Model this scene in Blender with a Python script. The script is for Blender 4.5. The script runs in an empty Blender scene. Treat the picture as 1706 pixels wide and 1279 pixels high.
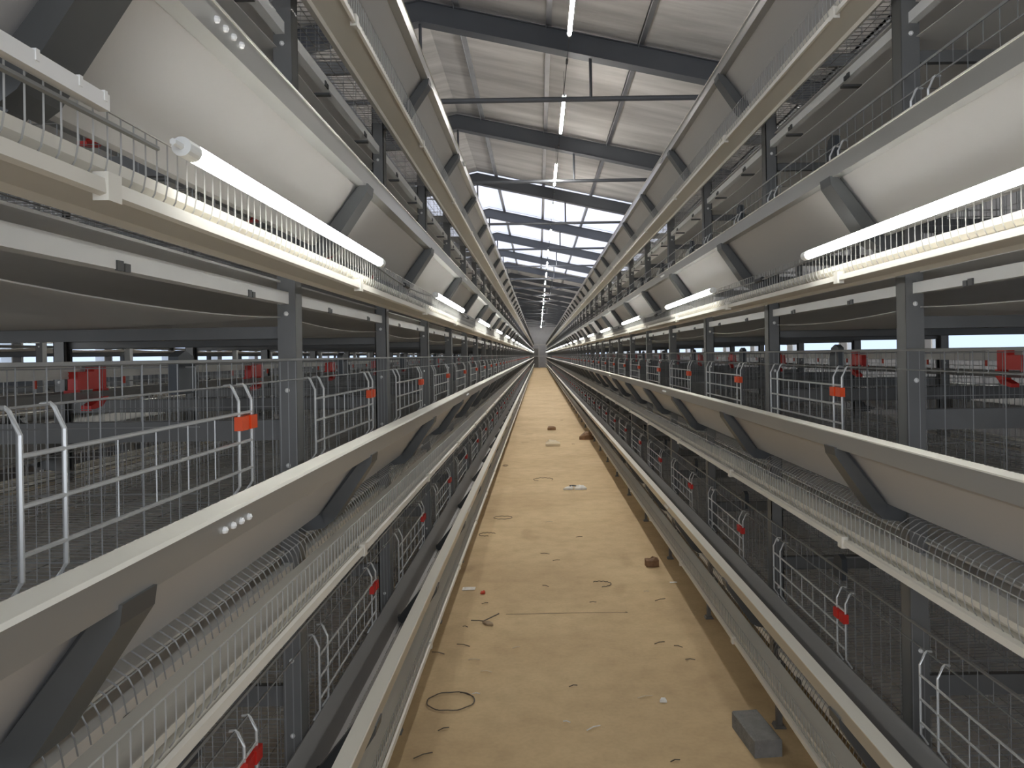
import bpy, math, random
from mathutils import Matrix, Vector
random.seed(7)
S = bpy.context.scene
COL = S.collection

# ------------------------------------------------------------------ camera, sky, exposure
F = 1250.0            # focal length in pixels of the 1706 wide frame
VX, VY = 897.0, 591.0 # where the aisle vanishes
ROLL = 0.016
CH = 1.28             # camera height
cam = bpy.data.cameras.new('camera'); co = bpy.data.objects.new('camera', cam); COL.objects.link(co)
cam.sensor_width = 36; cam.lens = F / 1706 * 36
cam.shift_x = -(VX - 853) / 1706; cam.shift_y = -(639.5 - VY) / 1706
cam.clip_start = .02; cam.clip_end = 400
co.matrix_world = Matrix.Translation((0, 0, CH)) @ Matrix.Rotation(math.pi/2, 4, 'X') @ Matrix.Rotation(-ROLL, 4, 'Z')
S.camera = co
S.view_settings.view_transform = 'Standard'; S.view_settings.look = 'None'
S.view_settings.gamma = 1; S.view_settings.use_curve_mapping = False
S.view_settings.exposure = 1.38
S.cycles.max_bounces = 16; S.cycles.diffuse_bounces = 8; S.cycles.glossy_bounces = 6
W = bpy.data.worlds.new('world'); S.world = W; W.use_nodes = True
W.node_tree.nodes['Background'].inputs[0].default_value = (.62, .76, 1, 1)
W.node_tree.nodes['Background'].inputs[1].default_value = .5
TUBE_E = 12.5         # light tubes over the egg trays
PEND_E = 92.0         # pendant tubes under the roof
SKY_E = .38           # daylight panels in the roof

# unseen fill light added behind the camera to brighten the near cages
la = bpy.data.lights.new('fill_behind_camera', 'AREA'); la.shape = 'RECTANGLE'; la.size = 8.6; la.size_y = 3.2; la.energy = 62; la.color = (.97, .985, 1)
lo = bpy.data.objects.new('fill_behind_camera', la); COL.objects.link(lo); lo.location = (-1.2, -2.92, 1.9); lo.rotation_euler = (math.pi/2, 0, 0)

# ------------------------------------------------------------------ materials
def mat(name, base, rough=.5, metal=0., noise=0., nscale=8., bump=0., bscale=40., emit=None, es=0., stretch=(1, 1, 1), base2=None, trans=0.):
    m = bpy.data.materials.new(name); m.use_nodes = True
    nt = m.node_tree; b = nt.nodes['Principled BSDF']
    b.inputs['Base Color'].default_value = (*base, 1); b.inputs['Roughness'].default_value = rough; b.inputs['Metallic'].default_value = metal
    if noise or bump:
        tc = nt.nodes.new('ShaderNodeTexCoord'); mp = nt.nodes.new('ShaderNodeMapping'); mp.inputs['Scale'].default_value = stretch
        nt.links.new(tc.outputs['Object'], mp.inputs[0])
    if noise:
        n = nt.nodes.new('ShaderNodeTexNoise'); n.inputs['Scale'].default_value = nscale; n.inputs['Detail'].default_value = 6
        nt.links.new(mp.outputs[0], n.inputs['Vector'])
        r = nt.nodes.new('ShaderNodeValToRGB'); r.color_ramp.elements[0].position = .3; r.color_ramp.elements[1].position = .7
        d = base2 or tuple(c * (1 - noise) for c in base)
        r.color_ramp.elements[0].color = (*d, 1); r.color_ramp.elements[1].color = (*base, 1)
        nt.links.new(n.outputs['Fac'], r.inputs[0]); nt.links.new(r.outputs[0], b.inputs['Base Color'])
    if bump:
        n2 = nt.nodes.new('ShaderNodeTexNoise'); n2.inputs['Scale'].default_value = bscale; n2.inputs['Detail'].default_value = 4
        nt.links.new(mp.outputs[0], n2.inputs['Vector'])
        bp = nt.nodes.new('ShaderNodeBump'); bp.inputs['Strength'].default_value = bump; bp.inputs['Distance'].default_value = .02
        nt.links.new(n2.outputs['Fac'], bp.inputs['Height']); nt.links.new(bp.outputs[0], b.inputs['Normal'])
    if emit:
        b.inputs['Emission Color'].default_value = (*emit, 1); b.inputs['Emission Strength'].default_value = es
    return m
M = dict(
    galv=mat('galvanised_sheet', (.40, .395, .385), .38, .55, noise=.18, nscale=3, bump=.05, bscale=9, stretch=(1, .15, 1)),
    lip=mat('trough_lip_metal', (.56, .555, .53), .33, .6, noise=.2, nscale=2.5, stretch=(1, .2, 1)),
    panel=mat('trough_panel_sheet', (.50, .48, .455), .6, .1, noise=.1, nscale=2, stretch=(1, .3, 1)),
    post=mat('dark_post_steel', (.20, .198, .19), .5, .3, noise=.2, nscale=6),
    bracket=mat('dark_bracket_steel', (.115, .117, .115), .45, .4, noise=.15, nscale=8),
    wire=mat('galvanised_wire', (.33, .33, .32), .5, .5),
    floorwire=mat('floor_wire', (.34, .33, .31), .5, .4),
    fence=mat('fence_wire', (.42, .41, .38), .5, .4), liptop=mat('pale_lip_top', (.86, .83, .73), .4, .0, noise=.1, nscale=3, stretch=(1, .2, 1)),  # lip top: cream, made paler to stand for light from the tubes above
    backwall=mat('trough_back_sheet', (.46, .45, .435), .5, .3), grey=mat('grey_cord', (.22, .22, .21), .6),
    door=mat('door_wire', (.72, .72, .70), .35, .35),
    cream=mat('cream_plastic', (.76, .72, .63), .5, 0, noise=.08, nscale=4, stretch=(1, .2, 1)),
    belt=mat('belt_plastic', (.80, .785, .755), .45, 0, noise=.18, nscale=1.5, bump=.15, bscale=2.5, stretch=(1.5, .5, 1)),
    rail=mat('pale_rail', (.9, .89, .86), .4, .0, noise=.1, nscale=5),
    red=mat('red_plastic', (.62, .03, .02), .4), orange=mat('orange_plastic', (.85, .09, .015), .4),
    darkp=mat('dark_plastic', (.05, .055, .06), .5), white=mat('white_plastic', (.8, .8, .77), .4),
    pipe=mat('water_pipe', (.5, .48, .44), .4), rubber=mat('black_cord', (.02, .02, .02), .6),
    steel=mat('rafter_steel', (.085, .09, .10), .5, .2, noise=.1, nscale=3),
    purlin=mat('purlin_steel', (.38, .39, .41), .4, .6, noise=.2, nscale=4),
    ceil=mat('insulation_film', (.56, .54, .515), .5, 0, noise=.28, nscale=1.6, bump=1., bscale=2.2, stretch=(.35, 2.6, 1), base2=(.33, .315, .30)),
    wall=mat('wall_panel', (.32, .32, .33), .6, 0, noise=.15, nscale=2),
    tube=mat('tube_glow', (.9, .9, .9), .3, emit=(.98, 1, .985), es=TUBE_E),
    pend=mat('pendant_tube_glow', (.9, .9, .9), .3, emit=(1, .97, .925), es=PEND_E),
    sky=mat('daylight_panel', (.6, .62, .7), .5, emit=(.76, .82, 1), es=SKY_E, noise=.0),
    block=mat('concrete_block', (.25, .245, .23), .9, 0, noise=.25, nscale=30, bump=.4, bscale=120),
    paper=mat('white_scrap', (.92, .9, .84), .7, 0, noise=.3, nscale=30), card=mat('brown_scrap', (.30, .17, .09), .8, 0, noise=.4, nscale=30),
    twig=mat('dark_wire_scrap', (.09, .07, .045), .6), rust=mat('red_scrap', (.5, .05, .02), .6),
    straw=mat('pale_straw', (.62, .52, .36), .7), tan=mat('tan_card', (.42, .31, .2), .8, noise=.3, nscale=20),
)
def translucent(m, f):
    nt = m.node_tree; b = nt.nodes['Principled BSDF']; out = nt.nodes['Material Output']
    t = nt.nodes.new('ShaderNodeBsdfTranslucent'); t.inputs[0].default_value = (.92, .90, .87, 1); x = nt.nodes.new('ShaderNodeMixShader'); x.inputs[0].default_value = f
    nt.links.new(b.outputs[0], x.inputs[1]); nt.links.new(t.outputs[0], x.inputs[2]); nt.links.new(x.outputs[0], out.inputs[0])
translucent(M['belt'], .5)
# concrete floor: tan, patchy, with fine cracks
def floor_mat():
    m = bpy.data.materials.new('tan_concrete'); m.use_nodes = True; nt = m.node_tree; b = nt.nodes['Principled BSDF']; b.inputs['Roughness'].default_value = .8
    L = nt.links.new; N = nt.nodes.new
    tc = N('ShaderNodeTexCoord')
    def noise(sc, det=6, st=(1, 1, 1)):
        mp = N('ShaderNodeMapping'); mp.inputs['Scale'].default_value = st; L(tc.outputs['Object'], mp.inputs[0])
        n = N('ShaderNodeTexNoise'); n.inputs['Scale'].default_value = sc; n.inputs['Detail'].default_value = det; L(mp.outputs[0], n.inputs['Vector']); return n.outputs['Fac']
    def ramp(f, a, c, p0=.35, p1=.65):
        r = N('ShaderNodeValToRGB'); r.color_ramp.elements[0].position = p0; r.color_ramp.elements[1].position = p1
        r.color_ramp.elements[0].color = (*a, 1); r.color_ramp.elements[1].color = (*c, 1); L(f, r.inputs[0]); return r.outputs[0]
    def mix(t, a, c, f):
        x = N('ShaderNodeMixRGB'); x.blend_type = t
        x.inputs[0].default_value = f; L(a, x.inputs[1]); L(c, x.inputs[2]); return x.outputs[0]
    c = ramp(noise(1.3), (.52, .37, .195), (.62, .455, .25))
    c = mix('MULTIPLY', c, ramp(noise(9, 8), (.84, .83, .82), (1, 1, 1), .3, .6), .8)
    c = mix('MULTIPLY', c, ramp(noise(60, 3), (.9, .9, .9), (1, 1, 1), .3, .6), .7)
    c = mix('MULTIPLY', c, ramp(noise(3.2, 2, (1, .5, 1)), (.6, .55, .5), (1, 1, 1), .28, .34), .35)
    L(c, b.inputs['Base Color'])
    bp = N('ShaderNodeBump'); bp.inputs['Strength'].default_value = .25; bp.inputs['Distance'].default_value = .004; L(noise(45, 5), bp.inputs['Height']); L(bp.outputs[0], b.inputs['Normal'])
    return m
M['floor'] = floor_mat()

# ------------------------------------------------------------------ mesh helpers
class MB:
    def __init__(s): s.v = []; s.f = []; s.smooth = False
    def box(s, x0, x1, y0, y1, z0, z1):
        if x0 > x1: x0, x1 = x1, x0
        n = len(s.v)
        s.v += [(x, y, z) for z in (z0, z1) for y in (y0, y1) for x in (x0, x1)]
        s.f += [tuple(n+i for i in q) for q in ((0, 2, 3, 1), (4, 5, 7, 6), (0, 1, 5, 4), (2, 6, 7, 3), (0, 4, 6, 2), (1, 3, 7, 5))]
    def wire(s, pts, r, n=3, closed=False):
        pts = [Vector(p) for p in pts]; base = len(s.v); k = len(pts)
        for i, p in enumerate(pts):
            a = pts[i-1] if (i or closed) else p; c = pts[(i+1) % k] if (i < k-1 or closed) else p
            t = (c - a).normalized(); up = Vector((0, 0, 1)) if abs(t.z) < .9 else Vector((0, 1, 0))
            e1 = t.cross(up).normalized(); e2 = t.cross(e1)
            for j in range(n):
                an = 2*math.pi*j/n + .5
                s.v.append(tuple(p + r*(math.cos(an)*e1 + math.sin(an)*e2)))
        for i in range(k if closed else k-1):
            for j in range(n):
                a = base+i*n+j; b = base+i*n+(j+1) % n; i2 = (i+1) % k
                s.f.append((a, b, base+i2*n+(j+1) % n, base+i2*n+j))
        if not closed:
            s.f.append(tuple(base+j for j in range(n))[::-1]); s.f.append(tuple(base+(k-1)*n+j for j in range(n)))
    def sheet(s, prof, y0, y1, th=.0015, step=None, zf=None):
        """profile of (x,z) points swept along Y as a thin closed sheet"""
        ys = [y0, y1] if not step else [y0 + (y1-y0)*i/round((y1-y0)/step) for i in range(round((y1-y0)/step)+1)]
        P = [Vector((p[0], p[1])) for p in prof]; k = len(P); off = []
        for i in range(k):
            t = (P[min(i+1, k-1)] - P[max(i-1, 0)]).normalized(); off.append(P[i] + th*Vector((-t.y, t.x)))
        ring = P + off[::-1]; n = len(ring); base = len(s.v)
        for y in ys:
            dz = zf(y) if zf else 0
            s.v += [(q.x, y, q.y+dz) for q in ring]
        for a in range(len(ys)-1):
            for j in range(n):
                q = base+a*n
                s.f.append((q+j, q+(j+1) % n, q+n+(j+1) % n, q+n+j))
        for a in (0, len(ys)-1):
            q = base+a*n
            for j in range(k-1): s.f.append((q+j, q+j+1, q+n-2-j, q+n-1-j))
    def prism(s, poly, y0, y1):
        """closed polygon of (x,z) extruded along Y"""
        n = len(poly); b = len(s.v)
        s.v += [(x, y0, z) for x, z in poly] + [(x, y1, z) for x, z in poly]
        s.f += [tuple(b+i for i in range(n)), tuple(b+n+i for i in range(n))[::-1]]
        s.f += [(b+i, b+n+i, b+n+(i+1) % n, b+(i+1) % n) for i in range(n)]
    def trough_arc(s, c, r, y0, y1, a0, a1, n=12):
        """solid part-round bar along Y: the sector a0..a1 of a cylinder (angle 0 = +X, 90 = up)"""
        s.prism([(c[0]+r*math.cos(a0+(a1-a0)*i/n), c[1]+r*math.sin(a0+(a1-a0)*i/n)) for i in range(n+1)], y0, y1)
    def ball(s, c, r):
        n = len(s.v); A, B = 8, 4
        s.v += [(c[0]+r*math.sin(math.pi*j/B)*math.cos(2*math.pi*i/A), c[1]+r*math.sin(math.pi*j/B)*math.sin(2*math.pi*i/A), c[2]+r*math.cos(math.pi*j/B)) for j in range(1, B) for i in range(A)]
        s.v += [(c[0], c[1], c[2]+r), (c[0], c[1], c[2]-r)]; t = n+A*(B-1)
        s.f += [(n+j*A+i, n+(j+1)*A+i, n+(j+1)*A+(i+1) % A, n+j*A+(i+1) % A) for j in range(B-2) for i in range(A)]
        s.f += [(t, n+i, n+(i+1) % A) for i in range(A)] + [(t+1, n+(B-2)*A+(i+1) % A, n+(B-2)*A+i) for i in range(A)]
    def mesh(s, name, m):
        me = bpy.data.meshes.new(name); me.from_pydata(s.v, [], s.f); me.materials.append(M[m]); me.update(); return me
    def build(s, name, m, parent=None, loc=None):
        me = s.mesh(name, m)
        o = bpy.data.objects.new(name, me); COL.objects.link(o)
        if loc: o.location = loc
        if parent: o.parent = parent
        return o
def mk(name, me, parent=None, loc=(0, 0, 0)):
    o = bpy.data.objects.new(name, me); COL.objects.link(o); o.location = loc
    if parent: o.parent = parent
    return o
def tag(o, label=None, cat=None, group=None, kind=None):
    if label: o['label'] = label
    if cat: o['category'] = cat
    if group: o['group'] = group
    if kind: o['kind'] = kind
    return o
def empty(name, loc=(0, 0, 0)):
    o = bpy.data.objects.new(name, None); o.empty_display_size = .1; COL.objects.link(o); o.location = loc; return o
def copy_tree(o, parent=None, first=True):
    c = o.copy(); COL.objects.link(c)
    if parent: c.parent = parent
    for ch in KIDS.get(o.name, []): copy_tree(ch, c, False)
    return c
KIDS = {}
def kids(o, *cs): KIDS[o.name] = list(cs); return o
ONES = ['', 'first', 'second', 'third', 'fourth', 'fifth', 'sixth', 'seventh', 'eighth', 'ninth', 'tenth', 'eleventh', 'twelfth', 'thirteenth', 'fourteenth', 'fifteenth', 'sixteenth', 'seventeenth', 'eighteenth', 'nineteenth']
TENS = {2: ('twenty', 'twentieth'), 3: ('thirty', 'thirtieth'), 4: ('forty', 'fortieth'), 5: ('fifty', 'fiftieth'), 6: ('sixty', 'sixtieth'), 7: ('seventy', 'seventieth')}
def nth(n):
    if n < 20: return ONES[n]
    t, o = divmod(n, 10)
    return TENS[t][1] if o == 0 else TENS[t][0] + '-' + ONES[o]

# ------------------------------------------------------------------ layout
U = .57                      # aisle-side post plane of the left row lies one U from the camera
T = 1.116                    # tier height in U
SEC = 1.055; Y0 = .735; NS = 67; K0 = -1
YA, YB = Y0 + K0*SEC, Y0 + NS*SEC
def post_y(k): return Y0 + k*SEC
class Row:                   # maps row coordinates (u across, z in U from the eye) to the world
    def __init__(s, sign, off, name, hand, near=True): s.sg = sign; s.off = off; s.name = name; s.hand = hand; s.near = near
    def x(s, u): return s.sg*(u + s.off)*U
    def far(s, u): return s.x(4.2 - u)
    def z(s, zr, tier=3): return CH + (zr + T*(3-tier))*U
LEFT = Row(-1, 0, 'left', 1); RIGHT = Row(1, .52, 'right', -1)
BACK = Row(-1, 4.72, 'second left', 1, False)
TN = {1: 'top tier', 2: 'second tier', 3: 'eye-level tier', 4: 'bottom tier'}
WALL_R = 3.36; RX = -2.1*U; WALL_L = 2*RX - WALL_R
FLOOR = 0.0
YEND = 76.0; YBACK = -3.0
RZ = CH + 3.74; SL = .222

# ------------------------------------------------------------------ the hall
def roofz(x): return RZ - SL*abs(x - RX)
b = MB(); b.box(WALL_L-.2, WALL_R+.2, YBACK, YEND+.2, -.2, 0)
tag(b.build('floor', 'floor'), kind='structure')
SKY0, SKY1 = 6, 12           # trusses between which the roof has daylight panels
TB = 3.74; TY0 = 7.95
def truss_y(i): return TY0 + TB*i
DAY = (truss_y(2), truss_y(6))
def roof_piece(y0, y1, name, m, over=.06, x0=WALL_L-.1, x1=WALL_R+.1):
    b = MB(); t = over
    xs = [x for x in (x0, RX, x1) if x0 <= x <= x1]
    poly = [(x, roofz(x)+.06) for x in xs] + [(x, roofz(x)+.06+t) for x in xs[::-1]]
    b.prism(poly, y0, y1)
    return tag(b.build(name, m), kind='structure')
roof_piece(YBACK, DAY[0], 'ceiling', 'ceil')
roof_piece(DAY[1], YEND+.1, 'ceiling', 'ceil')
n = 0
for i in range(2, 6):
    n += 1
    roof_piece(truss_y(i)+.02, truss_y(i+1)-.02, 'window_%d' % n, 'sky')
    b = MB(); poly = [(x, roofz(x)+.06) for x in (WALL_L, RX, WALL_R)] + [(x, roofz(x)+.12) for x in (WALL_R, RX, WALL_L)]
    b.prism(poly, truss_y(i)-.02, truss_y(i)+.02); tag(b.build('trim_%d' % n, 'purlin'), kind='structure')
# side walls with a line of low air inlets
def side_wall(name, x, z0, z1, ys, w, ya=YBACK, yb=YEND):
    b = MB(); e = .1 if x > 0 else -.1; top = roofz(x) + .1
    b.box(x, x+e, ya, yb, 0, z0); b.box(x, x+e, ya, yb, z1, top)
    p = ya
    for y in ys: b.box(x, x+e, p, y, z0, z1); p = y+w
    b.box(x, x+e, p, yb, z0, z1)
    tag(b.build(name, 'wall'), kind='structure')
wn = n
def inlets(x, z0, z1, ys, w):
    global wn
    b = MB(); e = .1 if x > 0 else -.1; a, c = min(x, x+e), max(x, x+e)
    for q in ((0, w, z0, z0+.02), (0, w, z1-.02, z1), (0, .02, z0, z1), (w-.02, w, z0, z1)): b.box(a-.01, c+.01, q[0], q[1], q[2], q[3])
    me = b.mesh('window', 'rail')
    for y in ys:
        wn += 1; tag(mk('window_%d' % wn, me, None, (0, y, 0)), kind='structure')
ysr = [4.85 + 1.75*i for i in range(-3, 40)]
YBIG = 36.3; near_r = [y for y in ysr if y+1.55 < YBIG]; big_r = [YBIG+.3 + 3.7*i for i in range(10)]
side_wall('wall_right', WALL_R, CH-.09, CH+.17, near_r, 1.55, YBACK, YBIG); inlets(WALL_R, CH-.09, CH+.17, near_r, 1.55)
side_wall('wall_right_far', WALL_R, .25, 2.1, big_r, 3.3, YBIG, YEND); inlets(WALL_R, .25, 2.1, big_r, 3.3)
side_wall('wall_left', WALL_L, CH-.22, CH+.30, ysr, 1.6); inlets(WALL_L, CH-.22, CH+.30, ysr, 1.6)
for nm, y0, y1 in (('wall_far', YEND, YEND+.1),):
    b = MB(); b.prism([(WALL_L, 0), (WALL_R, 0), (WALL_R, roofz(WALL_R)+.1), (RX, RZ+.1), (WALL_L, roofz(WALL_L)+.1)], y0, y1)
    tag(b.build(nm, 'wall'), kind='structure')

b = MB(); e = .1
b.box(WALL_L, WALL_R, YBACK-.1, YBACK, 0, .3); b.box(WALL_L, -5.5, YBACK-.1, YBACK, .3, 3.5); b.box(3.1, WALL_R, YBACK-.1, YBACK, .3, 3.5)  # unseen end wall, its opening left for the added fill light
b.prism([(WALL_L, 3.5), (WALL_R, 3.5), (WALL_R, roofz(WALL_R)+.1), (RX, RZ+.1), (WALL_L, roofz(WALL_L)+.1)], YBACK-.1, YBACK)
tag(b.build('wall_near', 'wall'), kind='structure')

# ------------------------------------------------------------------ roof trusses, purlins
XH = .6
def truss():
    r = empty('roof_truss')
    b = MB(); d = .21
    for xa, xb in ((RX, WALL_R-.02), (RX, WALL_L+.02)):
        za, zb = roofz(xa), roofz(xb)
        b.prism([(xa, za), (xb, zb), (xb, zb-d), (xa, za-d)], -.05, .05)
        b.prism([(xa, za), (xb, zb), (xb, zb+.008), (xa, za+.008)], -.08, .08)
        b.prism([(xa, za-d-.008), (xb, zb-d-.008), (xb, zb-d), (xa, za-d)], -.08, .08)
    ra = b.build('rafter', 'steel', r)
    b = MB(); zt = CH+2.70
    b.wire([(WALL_L+.02, 0, zt), (WALL_R-.02, 0, zt)], .028, 8); ti = b.build('tie_rod', 'steel', r)
    out = [ra, ti]
    for x in (XH, RX, 2*RX-XH):
        b = MB(); b.wire([(x, 0, zt), (x, 0, roofz(x)-d)], .018, 6); out.append(b.build('hanger', 'steel', r))
    b = MB()
    for x in PX: b.box(x-.04, x+.0, .05, .13, roofz(x)-.03, roofz(x)+.055)
    out.append(b.build('purlin_cleat', 'steel', r)); out[-1]['kind'] = 'stuff'
    kids(r, *out); return r
PX = [RX + s*(.39 + .97*i) for s in (1, -1) for i in range(5) if abs(.39+.97*i) < abs(WALL_R-RX)]
t0 = truss(); nt = 0
for i in range(-2, 18):
    t = t0 if i == -2 else copy_tree(t0)
    t.location = (0, truss_y(i), 0); 
    if i >= 0: nt += 1; tag(t, 'dark steel roof truss over the aisle, %s in view counting from the camera' % nth(nt), 'roof truss', 'roof trusses')
    else: tag(t, 'dark steel roof truss above the camera, %s one behind the first in view' % nth(-i), 'roof truss', 'roof trusses')
pd = ['running just right of the ridge', 'passing above the hanging light tubes', 'one right of the hanging light tubes', 'above the right cage row', 'nearest the right wall']
for j, x in enumerate(sorted(PX, key=lambda q: (q < RX, abs(q-RX)))):
    b = MB(); z = roofz(x)
    b.box(x-.03, x+.03, YBACK, YEND, z+.03, z+.06); b.box(x-.03, x-.024, YBACK, YEND, z+.0, z+.06)
    right = x > RX; q = j if right else j - sum(1 for p in PX if p > RX)
    lb = ('pale steel roof purlin ' + pd[q]) if right else 'pale steel roof purlin on the left roof slope, %s from the ridge' % nth(q+1)
    tag(b.build('roof_purlin', 'purlin'), lb, 'purlin', 'roof purlins')

# ------------------------------------------------------------------ upright frames
def frame_parts(R):
    r = empty('upright_frame'); out = []
    for far in (False, True):
        X = (R.far if far else R.x); b = MB(); top = R.z(-.30, 1); a, c = X(1.0), X(1.075); w = .024
        th = .003*(1 if c > a else -1)
        b.box(a, a+th, -w, w, .02, top); b.box(a, c, -w, -w+.003, .02, top); b.box(a, c, w-.003, w, .02, top)
        b.box(c-th, c, -w, -w+.012, .02, top); b.box(c-th, c, w-.012, w, .02, top)
        b.box(a, c, -.035, .035, 0, .02)
        p = b.build('post', 'post', r)
        b = MB()
        for t in (1, 2, 3, 4):
            for zz in (-.44, -.13, -.93): b.ball((a+.022*(1 if c > a else -1), -w-.001, R.z(zz, t)), .006)
        bo = b.build('bolt', 'rail', p); kids(p, bo); out.append(p)
    for t in (1, 2, 3, 4):
        for z0, h in ((-.34, .085), (-1.03, .05)):
            if t == 4 and z0 < -1: continue
            b = MB(); a, c = sorted((R.x(1.04), R.far(1.04)))
            b.box(a, c, .005, .009, R.z(z0, t), R.z(z0+h, t)); b.box(a, c, .005, .022, R.z(z0, t), R.z(z0, t)+.003); b.box(a, c, .005, .022, R.z(z0+h, t)-.003, R.z(z0+h, t))
            out.append(b.build('cross_beam', 'post', r))
    kids(r, *out); return r
for R in (LEFT, RIGHT, BACK):
    fr = frame_parts(R)
    for k in range(K0, NS+1):
        o = fr if k == K0 else copy_tree(fr)
        o.location = (0, post_y(k), 0)
        if k < 0 : lb = 'dark steel upright frame of the %s cage row, beside the camera' % R.name
        else: lb = 'dark steel upright frame of the %s cage row, %s ahead of the camera' % (R.name, nth(k+1))
        tag(o, lb, 'upright frame', 'upright frames of the %s row' % R.name)

# ------------------------------------------------------------------ long runs: troughs, egg trays, belts, rails, water lines
def bracket_mesh(R, X, t):
    b = MB(); z = lambda q: R.z(q, t)
    # a folded plate that carries the trough: along the lip, down its sloping panel, back to the post
    poly = [(X(.70), z(-.35)), (X(.745), z(-.35)), (X(.95), z(-.60)), (X(1.0), z(-.61)), (X(1.0), z(-.72)), (X(.90), z(-.705)), (X(.86), z(-.66)), (X(.705), z(-.43))]
    b.prism(poly, -.014, .014)
    b.prism([(X(.69), z(-.40)), (X(.72), z(-.40)), (X(.90), z(-.635)), (X(.885), z(-.69)), (X(.85), z(-.665)), (X(.695), z(-.435))], -.032, .032)
    return b.mesh('trough_bracket', 'bracket')
def trough(R, t, X, lab):
    r = empty('feed_trough', (0, 0, 0)); z = lambda q: R.z(q, t)
    b = MB(); b.sheet([(X(.695), z(-.340)), (X(.700), z(-.405)), (X(.742), z(-.405)), (X(.743), z(-.399))], YA, YB, .002); b.build('front_lip', 'lip', r)
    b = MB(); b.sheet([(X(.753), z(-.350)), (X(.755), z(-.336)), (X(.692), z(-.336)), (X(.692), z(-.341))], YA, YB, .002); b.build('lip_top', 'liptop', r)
    b = MB(); b.sheet([(X(.744), z(-.400)), (X(.92), z(-.642)), (X(.935), z(-.645))], YA, YB, .002); b.build('sloping_panel', 'panel', r)
    b = MB(); b.sheet([(X(.937), z(-.643)), (X(.955), z(-.63)), (X(.985), z(-.47)), (X(.99), z(-.45))], YA, YB, .002); b.build('back_wall', 'backwall', r)
    me = bracket_mesh(R, X, t)
    for k in range(K0, NS): mk('trough_bracket', me, r, (0, post_y(k), 0))
    s = R.sg if X == R.x else -R.sg
    b = MB()
    for i in range(4): b.ball((X(.692), -.04+i*.026, z(-.372)), .005)
    me = b.mesh('rivet', 'rail')
    if X == R.x:
        for k in range(0, 30, 3): mk('rivet_set', me, r, (0, post_y(k)+.24, 0))
    tag(r, lab, 'feed trough', 'feed troughs')
def egg_tray(R, t, X, lab):
    r = empty('egg_tray'); z = lambda q: R.z(q, t); s = 1 if X(2) > X(1) else -1
    b = MB(); b.prism([(X(.775), z(-.798)), (X(.925), z(-.794)), (X(.925), z(-.802)), (X(.884), z(-.832)), (X(.875), z(-.818)), (X(.76), z(-.816))], YA, YB); b.build('tray_bed', 'cream', r)
    b = MB(); b.sheet([(X(.768), z(-.752)), (X(.771), z(-.772)), (X(.785), z(-.787)), (X(.85), z(-.790)), (X(.925), z(-.786))], YA, YB, .0015*s); b.build('egg_belt', 'cream', r)
    b = MB(); b.sheet([(X(.760), z(-.797)), (X(.751), z(-.799)), (X(.749), z(-.822)), (X(.758), z(-.824))], YA, YB, .002); b.build('tray_rim', 'cream', r)
    b = MB(); y = YA; i = 0
    while y < YB:
        st = .0245 if y < 22 else .098; rr = .0011 if y < 22 else .002
        if X == R.x: b.wire([(X(.757), y, z(-.672)), (X(.757), y, z(-.755)), (X(.762), y, z(-.782)), (X(.772), y, z(-.797))], rr)
        elif y < 22: b.wire([(X(.757), y, z(-.672)), (X(.757), y, z(-.78))], rr); st = .049
        else: break
        y += st
    b.wire([(X(.757), YA, z(-.672)), (X(.757), YB, z(-.672))], .0012)
    b.build('wire_fence', 'fence', r)
    if X == R.x:
        b = MB(); b.box(X(.742), X(.77), -.012, .012, z(-.835), z(-.785)); me = b.mesh('clip', 'cream')
        for k in range(K0, 40): mk('tray_clip', me, r, (0, post_y(k)+.02, 0))
        if t == 4:
            b = MB(); b.box(X(.87), X(.90), -.012, .012, .010, z(-.825)); b.prism([(X(.85), 0), (X(.92), 0), (X(.91), .010), (X(.86), .010)], -.02, .02); me = b.mesh('tray_foot', 'post')
            for k in range(0, NS): mk('tray_foot', me, r, (0, post_y(k)-.285, 0))
    tag(r, lab, 'egg tray', 'egg trays')
def sag(y, d):
    f = ((y - Y0)/SEC) % 1.0
    return -d*4*f*(1-f)
def manure_belt(R, t, lab):
    r = empty('manure_belt'); z = lambda q: R.z(q, t); a, c = R.x(1.06), R.far(1.06)
    b = MB(); b.box(a, c, YA, YB, z(-.80), z(-.792)); b.build('upper_run', 'belt', r)
    if t < 4:
        b = MB(); n = 7; pr = [(a+(c-a)*i/n, z(-.943) - .02*math.sin(math.pi*i/n)) for i in range(n+1)]
        if c < a: pr = pr[::-1]
        ye = min(YB, YA+SEC*36)
        b.sheet(pr, YA, ye, .002, SEC/8, lambda y: sag(y, .014))
        b.sheet(pr, ye, YB, .002)
        b.build('return_run', 'belt', r)
    tag(r, lab, 'manure belt', 'manure belts')
def side_rail(R, t, X, lab):
    r = empty('side_rail'); z = lambda q: R.z(q, t); a = X(1.03); s = 1 if X(2) > X(1) else -1
    b = MB(); b.sheet([(a+s*.02, z(-.845)), (a, z(-.843)), (a, z(-.888)), (a+s*.02, z(-.888))], YA, YB, .002); b.build('rail', 'rail', r)
    if X == R.x:
        b = MB(); b.box(a-s*.004, a+s*.0, -.008, .008, z(-.893), z(-.868)); b.box(a-s*.004, a, .012, .026, z(-.893), z(-.872)); (b.box(a-s*.004, a+s*.05, .03, .05, z(-.915), z(-.905)) if t == 1 else None)
        me = b.mesh('rail_clip', 'bracket')
        for k in range(K0, 40):
            for q in (.3, .75): 
                if k*2 < 60: mk('rail_clip', me, r, (0, post_y(k)+q*SEC, 0))
    tag(r, lab, 'side rail', 'side rails under the tiers')
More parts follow.
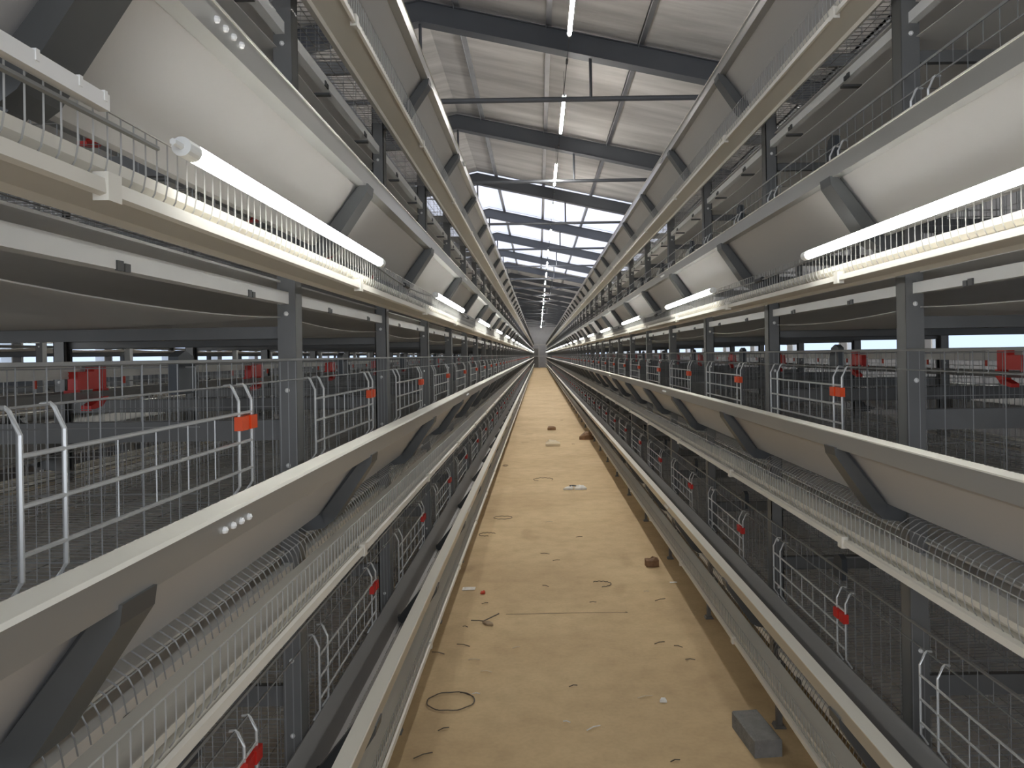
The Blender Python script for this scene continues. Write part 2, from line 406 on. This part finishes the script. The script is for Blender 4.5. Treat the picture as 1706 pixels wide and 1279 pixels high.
def water_line(R, t, lab):
    r = empty('water_line'); z = lambda q: R.z(q, t); X = R.x; s = R.sg; a = X(1.93)
    b = MB(); 
    for i in range(4): b.box(a-.003, a+.003, YA, YB, z(-.068)+i*.0085, z(-.068)+i*.0085+.006)
    b.box(a-.001, a+.001, YA, YB, z(-.068), z(-.008)); b.build('water_pipe', 'pipe', r)
    b = MB(); b.sheet([(a-.04, z(-.125)), (a-.02, z(-.155)), (a+.02, z(-.155)), (a+.04, z(-.125))], YA, YB, .002); b.build('drip_trough', 'galv', r)
    b = MB(); h = a - s*.012   # hook of red plastic: upright, wide body, fingers round the drip trough
    def pl(pts): # extrude (y,z) polygon across x
        n = len(pts); v0 = len(b.v)
        b.v += [(h-.012, y, q) for y, q in pts] + [(h+.012, y, q) for y, q in pts]
        b.f += [tuple(v0+i for i in range(n)), tuple(v0+n+i for i in range(n))[::-1]] + [(v0+i, v0+(i+1) % n, v0+n+(i+1) % n, v0+n+i) for i in range(n)]
    pl([(-.005, z(0)), (.045, z(0)), (.045, z(-.115)), (-.005, z(-.115))])
    pl([(-.07, z(-.04)), (-.0051, z(-.04)), (-.0051, z(-.115)), (-.07, z(-.115))])
    pl([(-.085, z(-.1151)), (-.062, z(-.1151)), (-.062, z(-.14)), (-.085, z(-.14))])
    pl([(.03, z(-.1151)), (.055, z(-.1151)), (.055, z(-.15)), (.03, z(-.19)), (-.02, z(-.205)), (-.02, z(-.185)), (.015, z(-.165))])
    me = b.mesh('red_hook', 'red')
    for k in range(K0, NS):
        mk('red_hook', me, r, (0, post_y(k)+(.03 if s < 0 else .39)*SEC, 0))
    b = MB(); i = 0; y = YA+.2
    while y < 25: b.wire([(a, y, z(-.068)), (a, y, z(-.10))], .004, 5); y += SEC/3
    b.build('nipple', 'rust', r)['kind'] = 'stuff'
    tag(r, lab, 'water line', 'water lines')
for R in (LEFT, RIGHT):
    for t in (1, 2, 3, 4):
        trough(R, t, R.x, 'long sloping grey feed trough on the %s of the %s cage row' % (TN[t], R.name))
        egg_tray(R, t, R.x, 'cream egg tray with wire fence, aisle side of the %s row, %s' % (R.name, TN[t]))
        manure_belt(R, t, 'wide pale manure belt under the %s of the %s cage row' % (TN[t], R.name))
        side_rail(R, t, R.x, 'pale side rail with dark clips under the %s of the %s row' % (TN[t], R.name))
    for t in (2, 3, 4): water_line(R, t, 'drinking water line with red hooks inside the %s of the %s row' % (TN[t], R.name))
    for t in (2, 3):
        egg_tray(R, t, R.far, 'egg tray on the far side of the %s row, %s' % (R.name, TN[t]))
        side_rail(R, t, R.far, 'pale side rail on the far side of the %s row, %s' % (R.name, TN[t]))
    trough(R, 3, R.far, 'feed trough on the far side of the %s cage row, eye-level tier' % R.name)
R = BACK
for t in (1, 2, 3, 4): manure_belt(R, t, 'manure belt under the %s of the cage row behind the left row' % TN[t])
side_rail(R, 2, R.x, 'pale side rail of the cage row behind the left row'); side_rail(R, 2, R.far, 'pale side rail facing the left wall behind the left rows')
water_line(R, 3, 'water line with red hooks in the row behind the left row')
trough(R, 3, R.x, 'feed trough of the cage row behind the left row')
trough(R, 3, R.far, 'feed trough facing the left wall, on the row behind the left row')

# ------------------------------------------------------------------ wire cages, one bay between two uprights
D0, D1 = .09*SEC, .70*SEC     # door from, to (measured from the near upright, left row)
def cage_parts(R, t, detail):
    z = lambda q: R.z(q, t); X = R.x; XF = R.far; L = SEC; g = (lambda y: y-.03) if R.hand == 1 else (lambda y: 1.055-y)
    a = MB(); fz0, fz1 = -.47, -.004
    nf = 20 if detail else 7; rr = .0010 if detail else .0018
    for i in range(nf):
        y = .03 + (L-.06)*i/(nf-1)
        inside = D0+.03 < g(y) < D1-.03
        a.wire([(X(1.0), y, z(fz1)), (X(1.0), y, z(fz0))], rr) if not (inside and detail and i % 2) else a.wire([(X(1.0), y, z(fz1)), (X(1.0), y, z(-.09))], rr)
    for q, r_ in ((fz1, .0035), (-.085, .002), (-.46, .002)): a.wire([(X(1.0), .0, z(q)), (X(1.0), L, z(q))], r_, 4 if detail else 3)
    # far-side front
    r2 = MB()
    for i in range(nf): y = .02 + (L-.04)*i/(nf-1); r2.wire([(XF(1.0), y, z(fz1)), (XF(1.0), y, z(fz0))], rr)
    for q in (fz1, -.15, -.3, -.46): r2.wire([(XF(1.0), 0, z(q)), (XF(1.0), L, z(q))], .0018)
    # middle divider: short pickets
    mid = MB()
    for i in range(0, nf*2 if detail else nf): y = .01 + (L-.02)*i/((nf*2 if detail else nf)-1); mid.wire([(X(2.1), y, z(-.16)), (X(2.1), y, z(-.66))], rr)
    for q in (-.16, -.4, -.64): mid.wire([(X(2.1), 0, z(q)), (X(2.1), L, z(q))], .0018)
    # floor mesh rolls out to the egg tray
    fl = MB(); n = 42 if detail else 12; fr = .00125 if detail else .0022
    for i in range(n):
        y = L*(i+.5)/n
        fl.wire([(X(2.1), y, z(-.655)), (X(.99), y, z(-.69)), (X(.945), y, z(-.72)), (X(.932), y, z(-.745)), (X(.925), y, z(-.781))], fr)
        if detail and i % 2 == 0: fl.wire([(XF(2.1), y, z(-.655)), (XF(.95), y, z(-.72))], fr)
    for u in [.955, 1.02, 1.08, 1.16, 1.25, 1.37, 1.5, 1.65, 1.8, 1.95] if detail else [.96, 1.1, 1.4, 1.8]:
        zz = -.655 - .035*(2.1-u)/1.1
        if u < .99: zz = -.722
        fl.wire([(X(u), 0, z(zz-.004)), (X(u), L, z(zz-.004))], .0014)
        if u > 1.2 and detail: fl.wire([(XF(u), 0, z(zz-.004)), (XF(u), L, z(zz-.004))], .0014)
    # side partitions
    pt = MB()
    for yy in (.012, .52*L):
        for i in range(14 if detail else 4):
            u = 1.03 + 1.05*i/((14 if detail else 4)-1); pt.wire([(X(u), yy, z(-.02)), (X(u), yy, z(-.66))], .001 if detail else .0015)
            if detail and i % 2: pt.wire([(XF(u), yy, z(-.02)), (XF(u), yy, z(-.66))], .001)
        for q in (-.02, -.2, -.4, -.6): pt.wire([(X(1.02), yy, z(q)), (XF(1.02), yy, z(q))], .0014)
    # door
    d = MB(); ux = .972; fr_ = .0028
    def vert(y): d.wire([(X(1.02), g(y), z(-.085)), (X(1.0), g(y), z(-.083)), (X(.992), g(y), z(-.09)), (X(ux), g(y), z(-.135)), (X(ux), g(y), z(-.41)), (X(1.0), g(y), z(-.452))], fr_ if detail else .003, 6 if detail else 3)
    for y in ((D0, D0+.075, D1-.06, D1) if detail else (D0, D1)): vert(y)
    for q in (-.175, -.27, -.362): d.wire([(X(ux), g(D0), z(q)), (X(ux), g(D1), z(q))], 0.003 if detail else .003, 6 if detail else 3)
    if detail:
        for i in range(1, 5):
            y = D0+.09+(D1-D0-.15)*i/5; d.wire([(X(ux+.003), g(y), z(-.175)), (X(ux+.003), g(y), z(-.362))], .0012)
    c = MB(); cy = g(D1-.03); s = R.sg
    c.box(X(ux)-s*.009, X(ux)+s*.006, cy-.037, cy-.006, z(-.23), z(-.185)); c.box(X(ux)-s*.005, X(ux)+s*.006, cy-.008, cy+.008, z(-.228), z(-.188)); c.box(X(ux)-s*.009, X(ux)+s*.006, cy+.006, cy+.037, z(-.23), z(-.185))
    k = MB(); yc = (.53*L if R.hand == 1 else .52*L-.05); xa, xb = X(1.06), X(1.09)
    n0 = len(k.v); prof = [(-.035, -.1), (.03, -.1), (.035, -.05), (.02, .012), (-.01, .03), (-.035, .012)]
    k.v += [(xa, yc+y, z(q)) for y, q in prof] + [(xb, yc+y, z(q)) for y, q in prof]; m_ = len(prof)
    k.f += [tuple(range(n0, n0+m_)), tuple(range(n0+m_, n0+2*m_))[::-1]] + [(n0+i, n0+(i+1) % m_, n0+m_+(i+1) % m_, n0+m_+i) for i in range(m_)]
    return dict(mid=mid, front=a, rear=r2, floor=fl, part=pt, door=d, latch=c, cap=k)
def cage_proto(R, t, detail):
    P = cage_parts(R, t, detail); r = empty('wire_cage')
    if detail:
        fl = P['floor'].build('floor_mesh', 'floorwire', r); fr = P['front'].build('front_mesh', 'wire', r)
        re = P['rear'].build('rear_mesh', 'wire', r); mi = P['mid'].build('middle_divider', 'wire', r); pa = P['part'].build('partition', 'wire', r)
        d = P['door'].build('door', 'door', r); la = P['latch'].build('latch', 'orange' if t <= 3 else 'red', d); kids(d, la); la['label'] = 'orange-red plastic door latch'
        cp = P['cap'].build('partition_cap', 'darkp', r); cp['label'] = 'dark plastic cap'
        kids(r, fl, fr, re, mi, pa, d, cp)
    else:
        for q in ('rear', 'part', 'mid'):
            n = len(P['front'].v); P['front'].v += P[q].v; P['front'].f += [tuple(i+n for i in f) for f in P[q].f]
        fl = P['floor'].build('floor_mesh', 'floorwire', r); fr = P['front'].build('front_mesh', 'wire', r); d = P['door'].build('door', 'door', r)
        la = P['latch'].build('latch', 'orange' if t <= 3 else 'red', d); kids(d, la); kids(r, fl, fr, d)
    return r
far_parts = []
NK = {1: 24, 2: 34, 3: 44, 4: 44}
for R in (LEFT, RIGHT):
    for t in (1, 2, 3, 4):
        near = cage_proto(R, t, True); near.location = (0, post_y(1), 0); farp = None; N1 = {1: 6, 2: 10, 3: 18, 4: 18}[t]
        for k in range(K0, NK[t]+K0+1):
            if k < N1: o = near if k == 1 else copy_tree(near)
            elif farp is None: o = farp = cage_proto(R, t, False)
            else: o = copy_tree(farp)
            if R is RIGHT and t == 3 and k in (-1, 0):      # this bay stands without its door
                for c in [c for c in bpy.data.objects if c.parent == o and c.name.startswith('door')]:
                    for g_ in [g_ for g_ in bpy.data.objects if g_.parent == c]: bpy.data.objects.remove(g_)
                    bpy.data.objects.remove(c)
            o.location = (0, post_y(k), 0)
            where = 'beside the camera' if k < 0 else '%s ahead of the camera' % nth(k+1)
            tag(o, 'wire cage bay, %s row, %s, %s' % (R.name, TN[t], where), 'cage', 'wire cages of the %s row' % R.name)
        for k in range(NK[t]+K0+1, NS): far_parts.append((R, t, k))
# everything past the 300 nearest cages, and the row behind the left row
for k in range(K0, 40): far_parts.append((BACK, 3, k))
st = MB()
for R, t, k in far_parts:
    y = post_y(k); z = lambda q: R.z(q, t)
    for i in range(6):
        yy = y + SEC*(i+.5)/6; st.wire([(R.x(1.0), yy, z(-.004)), (R.x(1.0), yy, z(-.47))], .002)
        st.wire([(R.x(2.1), yy, z(-.655)), (R.x(.93), yy, z(-.73))], .003)
    for q in (-.004, -.175, -.27, -.362, -.46): st.wire([(R.x(1.0), y, z(q)), (R.x(1.0), y+SEC, z(q))], .0025)
    if R is BACK:
        for q in (-.004, -.2, -.4, -.6): st.wire([(R.far(1.0), y, z(q)), (R.far(1.0), y+SEC, z(q))], .0025)
tag(st.build('distant_wire_cages', 'wire'), 'rows of wire cages far down the aisle and behind the left row', 'cages', None, 'stuff')

# ------------------------------------------------------------------ light tubes along the trays
TN0, TSP = .87, 2.14
def lamp_proto(R, X):
    r = empty('light_tube'); x = X(.720); z = CH+.436*U
    ai = 0 if X(0) > X(1) else math.pi      # direction of the aisle the tube shines into
    lo_, hi_ = (-math.radians(125), math.radians(66)) if ai == 0 else (math.radians(114), math.radians(305))
    b = MB(); b.trough_arc((x, z), .0110, .03, 1.08, lo_, hi_); a = b.build('glowing_tube', 'tube', r)
    b = MB(); b.trough_arc((x, z), .0107, .031, 1.079, hi_, lo_+2*math.pi); h = b.build('housing', 'white', r)
    out = [a, h]
    for y in (0, 1.08):
        b = MB(); b.wire([(x, y, z), (x, y+.03, z)], .0115, 16); b.wire([(x, y+(0 if y else .015), z), (x, y+(.045 if y else -.02), z)], .004, 6); out.append(b.build('end_cap', 'white', r))
    b = MB()
    for y in (.25, .85): b.wire([(x, y, z+.012), (X(.757), y, z+.012)], .0022, 5)
    out.append(b.build('hook', 'wire', r)); kids(r, *out); return r
LAMPS = [(LEFT, LEFT.x, 'left row, aisle side', .738), (RIGHT, RIGHT.x, 'right row, aisle side', .738), (LEFT, LEFT.far, 'left row, far side', 0),
         (RIGHT, RIGHT.far, 'right row, wall side', 0), (BACK, BACK.x, 'row behind the left row', 0)]
for R, X, wh, front in LAMPS:
    lp = lamp_proto(R, X)
    for i in range(32):
        o = lp if i == 0 else copy_tree(lp); o.location = (0, TN0+TSP*i, 0)
        tag(o, 'glowing white light tube, %s, %s from the camera' % (wh, nth(i+1)), 'light tube', 'light tubes of the ' + wh)
    if not front: continue
    x = R.x(.75); z = CH+.432*U
    for i in range(31):
        r = empty('power_cord'); ys = TN0+TSP*i+1.12; L_ = TSP-1.14
        b = MB(); b.wire([(x, ys+L_*j/6, z - .012*math.sin(math.pi*j/6) - .004) for j in range(7)], .003, 4); b.build('cord', 'grey', r)
        b = MB(); b.wire([(x, ys+.42, z-.014), (x, ys+.49, z-.014)], .008, 6); b.build('plug', 'rubber', r)
        tag(r, 'power cord with plug, %s tube gap of the %s row fence' % (nth(i+1), R.name), 'power cord', 'power cords of the %s row' % R.name)
    b = MB(); b.wire([(x, -.3, z-.006), (x, .1, z-.010), (x, .5, z-.010), (x, TN0-.02, z-.006)], .003, 5)
    tag(b.build('power_cord', 'grey'), 'grey power cord on the %s row fence ahead of its first light tube' % R.name, 'power cord')
# small white junction box at the near left tube
b = MB(); x = LEFT.x(.745); z = CH+.436*U; b.box(x-.005, x+.006, .56, .74, z-.002, z+.014)
for y in (.58, .63, .69, .73): b.box(x-.007, x+.007, y, y+.005, z+.006, z+.016)
tag(b.build('connector_strip', 'rail'), 'white plastic connector strip on the left fence rail before the first tube', 'connector')

# ------------------------------------------------------------------ pendant tubes under the roof
XT, ZT = .31, CH+2.75
r = empty('pendant_light_tube'); b = MB(); b.trough_arc((0, 0), .017, .03, 1.36, math.radians(-195), math.radians(15)); out = [b.build('glowing_tube', 'pend', r)]
b = MB(); b.trough_arc((0, 0), .0165, .031, 1.359, math.radians(15), math.radians(165)); out.append(b.build('housing', 'white', r))
for y in (0, 1.36): b = MB(); b.wire([(0, y, 0), (0, y+.03, 0)], .017, 8); out.append(b.build('end_cap', 'white', r))
for y in (.15, 1.1): b = MB(); b.wire([(0, y, .016), (0, y, .30)], .0015, 4); out.append(b.build('hanging_wire', 'rubber', r))
kids(r, *out)
for i in range(25):
    o = r if i == 0 else copy_tree(r); o.location = (XT+.01*math.sin(i*2.1), 5.08+2.86*i, ZT)
    tag(o, 'white light tube hanging under the roof, %s of the line from the camera' % nth(i+1), 'light tube', 'pendant light tubes')
for i in range(24):
    ya = 5.08+2.86*i+1.39; b = MB(); r = empty('power_cord'); b.wire([(XT, ya, ZT), (XT, ya+.4, ZT-.01), (XT, ya+.9, ZT-.012), (XT, ya+1.46, ZT)], .004, 4); b.build('cord', 'rubber', r); b = MB(); b.wire([(XT, ya+.5, ZT-.01), (XT, ya+.6, ZT-.01)], .012, 6); b.build('plug', 'rubber', r)
    tag(r, 'dark power cord under the roof after the %s hanging tube' % nth(i+1), 'power cord', 'power cords under the roof')
b = MB(); b.wire([(XT, YBACK+.1, ZT), (XT, 5.07, ZT)], .004, 4)
tag(b.build('power_cord', 'rubber'), 'dark power cord under the roof leading to the first hanging tube', 'power cord')

# ------------------------------------------------------------------ far end
r = empty('drive_station', (0, 73.0, 0)); b = MB()
for x in (-.75, .05, .75): b.box(x-.06, x+.06, -.1, .1, 0, 2.3)
b.box(-.75, .75, -.08, .08, 2.2, 2.35); b.box(-.75, .75, -.08, .08, 1.1, 1.2); b.build('frame', 'galv', r)
b = MB(); b.box(-.7, .0, .1, .7, .05, 1.9); b.build('gear_box', 'post', r)
tag(r, 'grey machine frame standing across the far end of the aisle', 'machine')

# ------------------------------------------------------------------ scraps on the floor
def fp(px, py):
    a, c = px-VX, -(py-VY); x = a*math.cos(ROLL)+c*math.sin(ROLL); y = -a*math.sin(ROLL)+c*math.cos(ROLL)
    d = CH*F/(-y); return x*d/F, d
def scrap(name, b, m, p, label, cat, group=None): o = b.build(name, m, None, (p[0], p[1], 0)); tag(o, label, cat, group); return o
def ring(r1, r2, a0=0, a1=2*math.pi, rr=.0022, turns=1, z=.004):
    b = MB(); n = 40; closed = a1-a0 > 6.2 and turns == 1
    pts = [(r1*math.cos(a0+(a1-a0)*turns*i/n), r2*math.sin(a0+(a1-a0)*turns*i/n), z+.003*math.sin(i*.7)**2+(i/n)*.003*(turns-1)) for i in range(n if closed else n+1)]
    b.wire(pts, rr, 5, closed); return b
scrap('wire_ring', ring(.088, .075, turns=1.2), 'twig', fp(751, 1170), 'large dark wire ring lying near the bottom of the aisle', 'wire ring')
scrap('wire_ring', ring(.072, .055), 'twig', fp(838, 863), 'dark wire ring lying by the left edge of the aisle', 'wire ring')
scrap('wire_ring', ring(.06, .05, .4, 4.9), 'twig', fp(812, 891), 'faint open wire loop below the dark ring at left', 'wire ring')
scrap('wire_ring', ring(.06, .05, -1.5, 2.2), 'twig', fp(1000, 974), 'thin open wire curl in the middle right of the aisle', 'wire ring')
scrap('wire_ring', ring(.10, .09, -.5, 4.2), 'twig', fp(905, 799), 'thin wire loop beyond the white scrap', 'wire ring')
scrap('wire_ring', ring(.03, .05, 0, 5.5), 'twig', fp(842, 776), 'small wire curl far along the left aisle edge', 'wire ring')
def blob(pts, h, jitter=.3, seed=1):
    rnd = random.Random(seed); b = MB(); n = len(pts); c = (sum(p[0] for p in pts)/n, sum(p[1] for p in pts)/n)
    b.v += [(x, y, .002) for x, y in pts] + [(x, y, .002+h*(.4+jitter*rnd.random())) for x, y in pts] + [(c[0]+(x-c[0])*.5, c[1]+(y-c[1])*.5, h*(.8+.5*rnd.random())) for x, y in pts]
    b.f += [tuple(range(n))[::-1]] + [(i, (i+1) % n, n+(i+1) % n, n+i) for i in range(n)] + [(n+i, n+(i+1) % n, 2*n+(i+1) % n, 2*n+i) for i in range(n)] + [tuple(range(2*n, 3*n))]
    return b
s = empty('torn_bag', (*fp(956, 815), 0))
blob([(-.10, -.03), (-.02, -.035), (.0, .0), (-.02, .05), (-.07, .03)], .03, seed=3).build('left_flap', 'paper', s)
blob([(.005, -.035), (.06, -.05), (.12, -.03), (.11, .03), (.05, .07), (.01, .04)], .035, seed=4).build('right_flap', 'paper', s)
b = MB(); b.wire([(-.04, .0, .035), (.0, .01, .035), (.02, -.02, .036)], .006, 5); b.build('dark_fold', 'darkp', s)
tag(s, 'white torn paper scrap lying in the middle of the aisle', 'scrap')
scrap('brown_clump', blob([(-.035, -.02), (.0, -.03), (.04, -.02), (.04, .02), (.01, .035), (-.04, .02)], .045, .6, 5), 'card', fp(1086, 943), 'crumpled brown scrap at the right edge of the aisle', 'scrap')
scrap('white_tile', blob([(-.035, -.02), (.035, -.015), (.035, .03), (-.035, .028)], .008, .05, 6), 'paper', fp(781, 982), 'small white flat piece beside the left tray', 'scrap')
scrap('red_scrap', blob([(-.012, -.01), (.012, -.012), (.014, .01), (-.008, .014)], .014, .5, 8), 'rust', fp(804, 989), 'tiny red plastic piece beside the white flat piece', 'scrap')
scrap('white_tile', blob([(-.02, -.008), (.02, -.005), (.022, .008), (-.02, .01)], .006, .05, 9), 'paper', fp(1122, 971), 'thin pale strip at the right shadow edge', 'scrap')
scrap('pale_chip', blob([(-.014, -.008), (.012, -.01), (.01, .012), (-.004, .02)], .012, .5, 10), 'paper', fp(1105, 1169), 'pale folded chip near the concrete block', 'scrap')
s = empty('broken_branch', (*fp(805, 1040), 0))
b = MB(); b.wire([(-.06, .03, .01), (-.02, .02, .012), (.0, .012, .012), (.035, .055, .014), (.07, .10, .016)], .003, 5); b.build('twig', 'twig', s)
blob([(-.005, .012), (.02, -.02), (.05, -.026), (.045, -.005), (.02, .012)], .014, .3, 11).build('leaf_scrap', 'tan', s)
tag(s, 'forked dark twig with a tan scrap on the left of the aisle', 'twig')
scrap('flat_carton', blob([(-.10, -.09), (.10, -.10), (.10, .09), (-.10, .10)], .07, .1, 12), 'straw', fp(921, 742), 'small tan carton in the middle of the aisle', 'carton')
scrap('tan_lump', blob([(-.07, -.06), (.07, -.05), (.06, .06), (-.06, .07)], .07, .4, 13), 'card', fp(919, 716), 'brown lump on the floor beyond the small carton', 'scrap')
scrap('brown_bundle', blob([(-.14, -.10), (.05, -.12), (.16, -.06), (.12, .12), (-.10, .10)], .10, .5, 14), 'card', fp(980, 731), 'brown bundle lying against the right tray', 'scrap')
b = MB()   # concrete block under the right tray
b.prism([(-.045, 0), (.045, 0), (.045, .052), (.041, .056), (-.041, .056), (-.045, .052)], -.10, .10)
o = scrap('concrete_block', b, 'block', (fp(1278, 1262)[0]-.005, fp(1278, 1262)[1]+.10), 'grey concrete block lying beside the right tray foot', 'block'); o.rotation_euler.z = .10
# chips and straw: scattered, each a small thing
rnd = random.Random(21); spots = [(936, 700, 'twig'), (965, 895, 'twig'), (908, 923, 'twig'), (927, 934, 'twig'), (988, 1004, 'twig'), (909, 977, 'twig'), (1077, 986, 'straw'), (955, 1144, 'twig'), (944, 1204, 'paper'), (989, 1214, 'paper'), (1099, 1072, 'twig'), (1130, 1078, 'twig'), (793, 1157, 'paper'), (739, 1216, 'twig'), (730, 1089, 'twig'), (772, 1076, 'twig'), (790, 1100, 'straw'), (810, 1120, 'straw'), (775, 1045, 'twig'), (808, 1006, 'twig'), (1125, 1269, 'twig'), (705, 1260, 'twig'), (1075, 1162, 'straw'), (915, 870, 'straw'), (955, 740, 'twig'), (860, 1080, 'straw'), (1100, 1000, 'twig'), (1150, 1100, 'twig')]
pos = {'twig': 'dark', 'straw': 'straw-coloured', 'paper': 'white'}
for i, (px, py, m) in enumerate(spots):
    a = rnd.uniform(-.6, .6); l = rnd.uniform(.012, .035); b = MB(); b.wire([(-l*math.cos(a), -l*math.sin(a), .004), (0, .004, .006), (l*math.cos(a), l*math.sin(a), .004)], .0022, 4)
    side = 'left' if px < 850 else ('middle' if px < 1000 else 'right'); dep = 'near end' if py > 1130 else ('near part' if py > 1030 else ('mid part' if py > 900 else 'far part'))
    scrap('floor_litter', b, m, fp(px, py), 'tiny %s litter sliver on the %s of the aisle, %s' % (pos[m], side, dep), 'litter', 'slivers of litter on the aisle floor (%s %s %s)' % (pos[m], side, dep))
b = MB(); p0 = fp(843, 1024); p1 = fp(1047, 1024); b.wire([(0, 0, .003), ((p1[0]-p0[0])*.5, .004, .003), (p1[0]-p0[0], 0, .003), (p1[0]-p0[0]-.01, .008, .003)], .0012, 4)
scrap('thin_wire', b, 'twig', p0, 'long thin straight wire lying across the aisle', 'wire')
